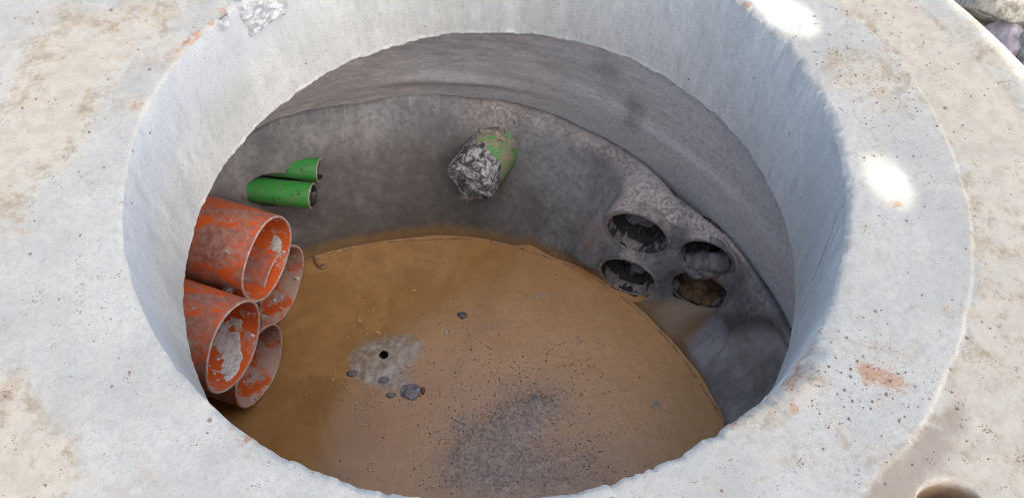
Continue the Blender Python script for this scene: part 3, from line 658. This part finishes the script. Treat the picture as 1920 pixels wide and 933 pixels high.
# a torn flap of the wrap hanging from the end
uu, vv_ = np.meshgrid(np.linspace(-1, 1, 24), np.linspace(0, 1, 16), indexing='ij')
tip = b1+a*.022
V = tip+e*(uu*.055*(1-.55*vv_)+.012*vv_-.02)[..., None]+f*(-.055-.085*vv_*(1-.25*uu**2))[..., None]+a*(.004+.012*np.sin(vv_*3+uu*2)+.004*fbm(np.stack([uu, vv_, 0*uu], -1), 3, 3, 505))[..., None]
Vb = V+a*.004; nn_ = 24*16; F = gridF(24, 16); part('wrap_flap', np.concatenate([V.reshape(-1, 3), Vb.reshape(-1, 3)]), np.concatenate([F, F[:, ::-1]+nn_]), MWrap, bigp)
lst = []                                                                 # cracked dry mud lying along the top of the pipe
for j in range(70):
    t_ = random.uniform(.0, .62)**1.3; an = math.radians(92+random.gauss(0, 24))
    q = b0-ax*.10+ax*t_*1.0+(e*math.cos(an)+f*math.sin(an))*br*.965
    lst.append(ball(q, random.uniform(.010, .024), 520+j, 2, .5, 2.4, (1, 1, .5)))
V, F = merge(lst); tag(part('dried_mud', V, F, mat_blotch('dry_mud', (.14, .115, .09), (.30, .255, .20), 60, .95, (.07, .06, .05), .4, .6, 1, .003), bigp), kind='stuff')

# ---------------------------------------------------------------- black pipes set in the mortar at the right
names = ('black pipe end in mortar, upper one beside the wrapped pipe, pinkish crust over its mouth', 'black pipe end nearest the water, whitish mortar lining its lower lip',
         'black pipe end furthest right in the mortar, half blocked by a rust-stained lump', 'wide low black pipe end with brown mud spilling from its mouth')
for i, c in enumerate(PIPES):
    RP = RPS[i]; p = thing('black_pipe', names[i], 'pipe', tuple(c-np.array([0, 0, RP])), 'black pipe ends set in mortar')
    wob = lambda T, D, R: (R*(1+.03*fbm(np.stack([np.cos(T), np.sin(T), D*4], -1), 3, 3, 600+i)), D)
    V, F, _ = tube_grid(c, -NP, [(x, RP*.97) for x in np.linspace(-.0, (.20, .30, .20, .26)[i], 12)]+[((.20, .30, .20, .26)[i]+.01, RP*.6), ((.20, .30, .20, .26)[i]+.015, 0.0)], 96, wob); part('pipe_bore', V, F, MPipeIn, p)
    def wobc(T, D, R, i=i, RP=RP):
        P_ = np.stack([np.cos(T), np.sin(T), D*8+i*3], -1); up = .5+.5*np.sin(T)
        th_ = {0: .7+.5*up, 1: 1.1-.3*up, 2: .6+.4*up, 3: .9-.3*up}[i]
        rr_ = RP+(R-RP)*th_*1.25; return rr_+.004*fbm(P_, 3, 4, 620+i)+.003*fbm(P_, 12, 3, 621+i), D+.004*fbm(P_, 5, 4, 630+i)
    pr = [(.05, RP*.965), (.02, RP*.97), (.004, RP*.98), (-.004, RP*.995), (-.006, RP*1.02), (-.003, RP*1.05), (.008, RP*1.08), (.05, RP*1.10)]
    V, F, _ = tube_grid(c, -NP, pr, 128, wobc); part('mortar_collar', V, F, MMort if i in (0, 1) else MCol, p)
    lst = []
    a, e, f = frame(-NP)
    if i == 0:   pos = [((.17, .0, -.09), .045), ((.18, -.04, -.07), .04), ((.15, .05, -.10), .035)]; mt = MCol
    elif i == 1: pos = [((.18, .02, -.09), .045), ((.18, -.04, -.08), .04), ((.14, -.02, -.12), .03)]; mt = MCol
    elif i == 2: pos = [((.03, -.005, -.075), .05), ((.025, .045, -.10), .045), ((.02, -.05, -.03), .045), ((.01, .01, -.115), .05), ((.02, -.03, -.085), .05)]; mt = MLump
    else:        pos = [((.12, .0, -.115), .05), ((.14, .05, -.11), .05), ((.14, -.05, -.11), .05), ((.05, -.01, -.135), .045), ((.05, .055, -.125), .04), ((.05, -.06, -.12), .04)]; mt = MMud
    for j, (o_, r_) in enumerate(pos):
        lst.append(ball(c-NP*o_[0]+e*o_[1]+np.array([0, 0, o_[2]]), r_, 640+i*10+j, 4, .3, 1.6, (1.25, 1.1, .8)))
    V, F = merge(lst); part('rubble_plug' if i in (0, 1) else 'mortar_lump' if i == 2 else 'mud_spill', V, F, mt, p)

# ---------------------------------------------------------------- loose stones and scraps on the floor
def stone(name, label, cat, p, r, seed, mat, flat=(1, 1, .6), cuts=9, group=None, sub=4):
    v, f = rock((0, 0, 0), r, seed, sub, flat, cuts); o = part(name, v, f, mat)
    o.location = [q*U for q in p]; return tag(o, label, cat, group)
gr = 'stones lying in the mud'
mst = mat_blotch('wet_grey_stone', (.11, .115, .125), (.24, .24, .25), 50, .35, (.40, .39, .38), .4, .6, .7)
mst2 = mat_blotch('dark_stone', (.07, .07, .075), (.16, .155, .15), 60, .5, (.25, .24, .22))
mst3 = mat_blotch('pale_stone', (.30, .25, .19), (.44, .38, .30), 60, .6)
stone('stone', 'largest grey stone lying in the mud below the drain hole', 'stone', (-.375, -.048, ZW+.004), .056, 11, mst, (1, .75, .4), group=gr)
stone('stone', 'small oval grey stone beside the largest stone in the mud', 'stone', (-.455, -.058, ZW+.002), .024, 12, mst, (1, .7, .5), group=gr)
stone('stone', 'small grey stone just under the drain hole at the edge of the clay patch', 'stone', (-.49, .012, ZW+.003), .026, 13, mst, (1, .8, .5), group=gr)
stone('stone', 'dark pebbly stone at the outer edge of the clay patch towards the orange pipes', 'stone', (-.63, .052, ZW+.003), .026, 14, mst2, (1, .6, .5), group=gr)
stone('stone', 'three-cornered dark stone chip alone on the smooth brown water', 'stone', (-.143, .32, ZW+.004), .024, 15, mst2, (1, .8, .5), 5, gr)
stone('stone', 'little pale beige chip beside the dark three-cornered chip', 'stone', (-.214, .238, ZW+.002), .018, 16, mst3, (.7, 1, .4), 7, gr)
stone('stone', 'blue-grey round pebble in the dark speckled silt', 'stone', (.166, -.106, ZW+.002), .018, 17, mst, (1, 1, .4), 4, gr)
stone('stone', 'flat greyish pebble alone on the brown mud near the pale rim at the right', 'stone', (.691, -.152, ZW-.002), .022, 18, mst3, (1, 1, .35), 4, gr)
stone('stone_chip', 'reddish brown sliver leaning on the largest stone in the mud', 'stone chip', (-.318, -.045, ZW+.006), .020, 19, mat_blotch('red_chip', (.10, .045, .035), (.18, .08, .06), 60, .5), (.5, 1, .5), 8, sub=3)
# a bent scrap standing in the water by the orange pipes
sc = thing('wood_scrap', 'small brown scrap of wood poking out of the water beside the orange pipes', 'scrap', (-.823, .621, ZW))
def bar(p, q, w_, h_):
    p, q = np.array(p), np.array(q); a = (q-p)/np.linalg.norm(q-p); e = np.cross([0, 0, 1], a); e /= np.linalg.norm(e); f = np.cross(a, e)
    V = [c0+e*x*w_+f*y*h_ for c0 in (p, q) for x, y in ((-1, -1), (1, -1), (1, 1), (-1, 1))]
    return np.array(V), np.array([(0, 3, 2, 1), (4, 5, 6, 7), (0, 1, 5, 4), (1, 2, 6, 5), (2, 3, 7, 6), (3, 0, 4, 7)])
mwood = mat_blotch('wet_wood', (.12, .07, .03), (.24, .15, .07), 60, .5)
V, F = bar((-.845, .655, ZW+.03), (-.815, .605, ZW+.006), .006, .005); part('stick', V, F, mwood, sc, smooth=False)
V, F = bar((-.815, .607, ZW+.005), (-.785, .612, ZW+.004), .012, .003); part('splinter', V, F, mwood, sc, smooth=False)

# bubbles and foam rings on the water, crumbs on the floor and on the slab: nobody could count them
def scatter(name, lst, mat, label, cat):
    V, F = merge(lst); return tag(part(name, V, F, mat), label, cat, kind='stuff')
g = random.Random(5); lst = []
def in_water(x, y):
    return math.hypot(x-C[0], y-C[1]) < 1.05
for k in range(420):
    z = g.random()
    if z < .35: x, y = g.gauss(-.47, .14), g.gauss(.08, .14)
    elif z < .7: x, y = g.gauss(-.05, .35), g.gauss(-.15, .25)
    else: x, y = g.uniform(-.2, .75), g.uniform(-.3, .6)
    if not in_water(x, y) or math.hypot(x+.494, y-.135) < .045: continue
    r_ = g.choice([.002, .003, .003, .004, .005])
    v, f = ball((x, y, ZW+.003), r_, k, 1, .15, 1, (g.uniform(.8, 1.9), 1, .7)); lst.append((v, f))
m = M('bubble_film'); bub = m.done(m.mix(m.noise(200), (.45, .30, .17), (.66, .52, .36)), .12, None, .6)
scatter('foam_bubbles', lst, bub, 'tiny pale bubbles floating on the muddy water', 'bubbles')
lst = []
for k in range(900):
    z = g.random()
    if z < .72: x, y = g.gauss(.08, .26), g.gauss(-.22, .19)
    else: x, y = g.uniform(-.9, .8), g.uniform(-.7, .65)
    if not in_water(x, y) or math.hypot(x+.494, y-.135) < .045: continue
    r_ = g.choice([.0012, .0015, .002, .002, .003, .0035])
    lst.append(ball((x, y, ZW+.0025), r_, 900+k, 1, .4, 1.5, (1, g.uniform(.7, 1.3), .6)))
scatter('mud_crumbs', lst, mat_blotch('mud_crumb', (.035, .024, .018), (.09, .06, .045), 60, .6), 'dark specks of grit strewn over the muddy floor', 'grit')
lst = []
for k in range(1500):
    z = g.random()
    if z < .2: x, y = g.gauss(.80, .16), g.gauss(-.76, .10)
    elif z < .45: x, y = g.gauss(1.2, .14), g.gauss(.25, .16)
    else: x, y = g.uniform(-1.5, 1.5), g.uniform(-1.1, .7)
    if math.hypot(x, y) < 1.03 or math.hypot(x-C[0], y-C[1]) > 1.95 or math.hypot((x-.985)/.1, (y+1.05)/.08) < 1.1: continue
    r_ = g.choice([.001, .001, .0013, .0013, .0016, .002, .0025, .0035])
    zt = -.005*(math.hypot(x-.157, y+.056) > 1.155)*(x > .5)
    lst.append(ball((x, y, zt+r_*.2), r_, 2000+k, 1, .5, 1.5, (1, g.uniform(.6, 1.4), .6)))
scatter('grit', lst, mat_blotch('brown_grit', (.14, .115, .10), (.25, .15, .11), 30, .9, (.3, .28, .25)), 'scattered dark and reddish crumbs of grit on the pale slab', 'grit')

# thin pale scum line where the water meets the wall
lst = []
for a0 in np.arange(4, 122, 1.6):
    if g.random() < .22: continue
    aa = np.radians(np.linspace(a0, a0+g.uniform(1.0, 2.0), 6)); rw_ = np.interp(np.degrees(aa), WA, WR)-.004+.004*fbm(np.stack([np.cos(aa), np.sin(aa), 0*aa], -1), 14, 3, 990)
    hw = g.uniform(.0012, .0035); ring = []
    for u in np.linspace(0, 2*math.pi, 5, endpoint=False):
        r_ = rw_-.006+hw*math.cos(u)*1.0; ring.append(np.stack([C[0]+r_*np.cos(aa), C[1]+r_*np.sin(aa), ZW+.006+hw*math.sin(u)+0*aa], -1))
    lst.append((np.stack(ring, 0).reshape(-1, 3), gridF(5, 6, True)))
scatter('scum_line', lst, mat_blotch('dried_scum', (.24, .16, .09), (.42, .33, .23), 50, .6), 'thin broken pale scum line where the muddy water meets the wall', 'scum')

# ---------------------------------------------------------------- rubble stones outside the slab
def boulder(p, r, seed, flat, rot, mat, label):
    v, f = rock((0, 0, 0), r, seed, 5, flat, 11, .07); cz, sz = math.cos(rot), math.sin(rot)
    v = v@np.array([[cz, sz, 0], [-sz, cz, 0], [0, 0, 1]]); v = v*(1+.012*fbm(v, 14, 4, seed+9))[:, None]
    o = part('rubble_stone', v, f, mat); o.location = [q*U for q in p]
    tag(o, label, 'stone', 'rubble stones beyond the slab')
mb1 = mat_blotch('lichen_stone', (.24, .225, .165), (.50, .475, .39), 70, .9, (.46, .43, .34), .4, .6, 1, .004)
mb2 = mat_blotch('purple_stone', (.27, .245, .25), (.45, .41, .42), 40, .8, (.40, .37, .37), .4, .6, .8, .003)
mb3 = mat_blotch('grey_green_stone', (.24, .245, .21), (.46, .46, .42), 55, .9, (.4, .4, .37), .4, .6, 1, .004)
mb4 = mat_blotch('white_stone', (.38, .38, .37), (.6, .6, .58), 60, .9, (.25, .25, .24), .4, .6, 1, .004)
boulder((1.93, .86, -.30), .17, 31, (1.2, .8, .8), -.5, mb1, 'yellowish speckled rubble stone touching the slab edge')
boulder((1.91, .685, -.36), .105, 32, (1, .75, .8), -.9, mb2, 'purplish grey rubble stone wedged between two larger ones')
boulder((2.02, .545, -.33), .15, 33, (.9, 1.1, .8), .3, mb3, 'grey green rubble stone below the purplish one')
boulder((2.14, .83, -.16), .13, 34, (1, .9, .8), .3, mb4, 'whitish rubble stone lying on top of the yellowish one')
boulder((1.72, 1.18, -.34), .2, 35, (1.1, .8, .7), .8, mb3, 'grey rubble stone farther round the slab edge')
boulder((2.2, .35, -.34), .19, 36, (.9, 1.2, .7), .2, mb2, 'purplish rubble stone farther along the slab edge')

# ---------------------------------------------------------------- unseen tree added to shade the slab (behind the frame, towards the sun)
def tree():
    g = np.random.default_rng(3); sd = np.array(sun_dir); dist = 11.0; RAD = np.array([3.5, 3.5, 2.6]); ctr = sd*dist+np.array([-.15, -.05, 0])
    t = thing('added_shade_tree', 'leafy tree added out of view, casting broken shade over the slab', 'tree', (ctr[0], ctr[1], -.5))
    n = 100000; p = g.normal(size=(n, 3)); p /= np.linalg.norm(p, axis=1)[:, None]; p *= g.random(n)[:, None]**.42
    p = p*RAD*(1+.16*fbm(p*1.0, 2.2, 3, 700))[:, None]+ctr
    sh = p-sd*(p[:, 2]/sd[2])[:, None]                                    # where each leaf's shade falls on the slab
    keep = np.ones(n, bool)
    def gap(x, y, rx, ry, rot=0, seed=0):
        cx, sx = math.cos(rot), math.sin(rot); a, b = sh[:, 0]-x, sh[:, 1]-y
        d = np.hypot((a*cx+b*sx)/rx, (-a*sx+b*cx)/ry)
        return (d > g.uniform(.45, 1.5, n)) | (np.hypot(sh[:, 0], sh[:, 1]) < 1.015)
    for q in ((1.085, -.145, .105, .085, .6), (1.10, -.225, .07, .09, .3), (.965, .50, .10, .16, .8), (.90, .60, .12, .14, .5), (.985, .42, .05, .09, .6)): keep &= gap(*q)  # crown opened up so that sun spots land on the slab
    dC = np.hypot(sh[:, 0]-C[0], sh[:, 1]-C[1])
    keep &= ~((dC > 1.955) & (dC < 2.10) & (sh[:, 0] > 1.2) & (sh[:, 1] > .1))   # leaves cut away for a thin strip of sun along the slab's edge
    keep &= ~(np.hypot(sh[:, 0]-2.2, sh[:, 1]-.98) < .17)
    p = p[keep]; n = len(p)
    u = g.normal(size=(n, 3)); u /= np.linalg.norm(u, axis=1)[:, None]; vv = g.normal(size=(n, 3)); vv -= (vv*u).sum(1)[:, None]*u; vv /= np.linalg.norm(vv, axis=1)[:, None]
    L = g.uniform(.07, .10, n)[:, None]; Wd = L*.55
    V = np.stack([p-u*L, p+vv*Wd, p+u*L, p-vv*Wd], 1).reshape(-1, 3); F = np.arange(4*n).reshape(n, 4)
    m = M('leaf_green'); lf = m.done(m.mix(m.noise(3), (.045, .085, .02), (.09, .13, .035)), .6)
    cr = part('crown', V, F, lf, t, smooth=False)
    bark = mat_blotch('bark', (.07, .05, .035), (.16, .12, .085), 20, .95)
    base = np.array([ctr[0], ctr[1], -.6]); lst = []
    def limb(p, q, r0, r1, sg):
        v, f, _ = tube_grid(p, q-p, [(x*np.linalg.norm(q-p), r0+(r1-r0)*x) for x in np.linspace(0, 1, 10)], 16, lambda T, D, R: (R*(1+.12*fbm(np.stack([np.cos(T), np.sin(T), D*2], -1), 2, 3, sg)), D)); return v, f
    top = ctr+np.array([.02, .03, .6]); V, F = limb(base, top, .30, .12, 1); part('trunk', V, F, bark, t)
    for k in range(7):
        an = k*.9+.3; s0 = base+(top-base)*(.55+.06*k); V, F = limb(s0, s0+np.array([math.cos(an)*1.5, math.sin(an)*1.5, .8]), .10, .03, 20+k); part('limb', V, F, bark, t)
tree()
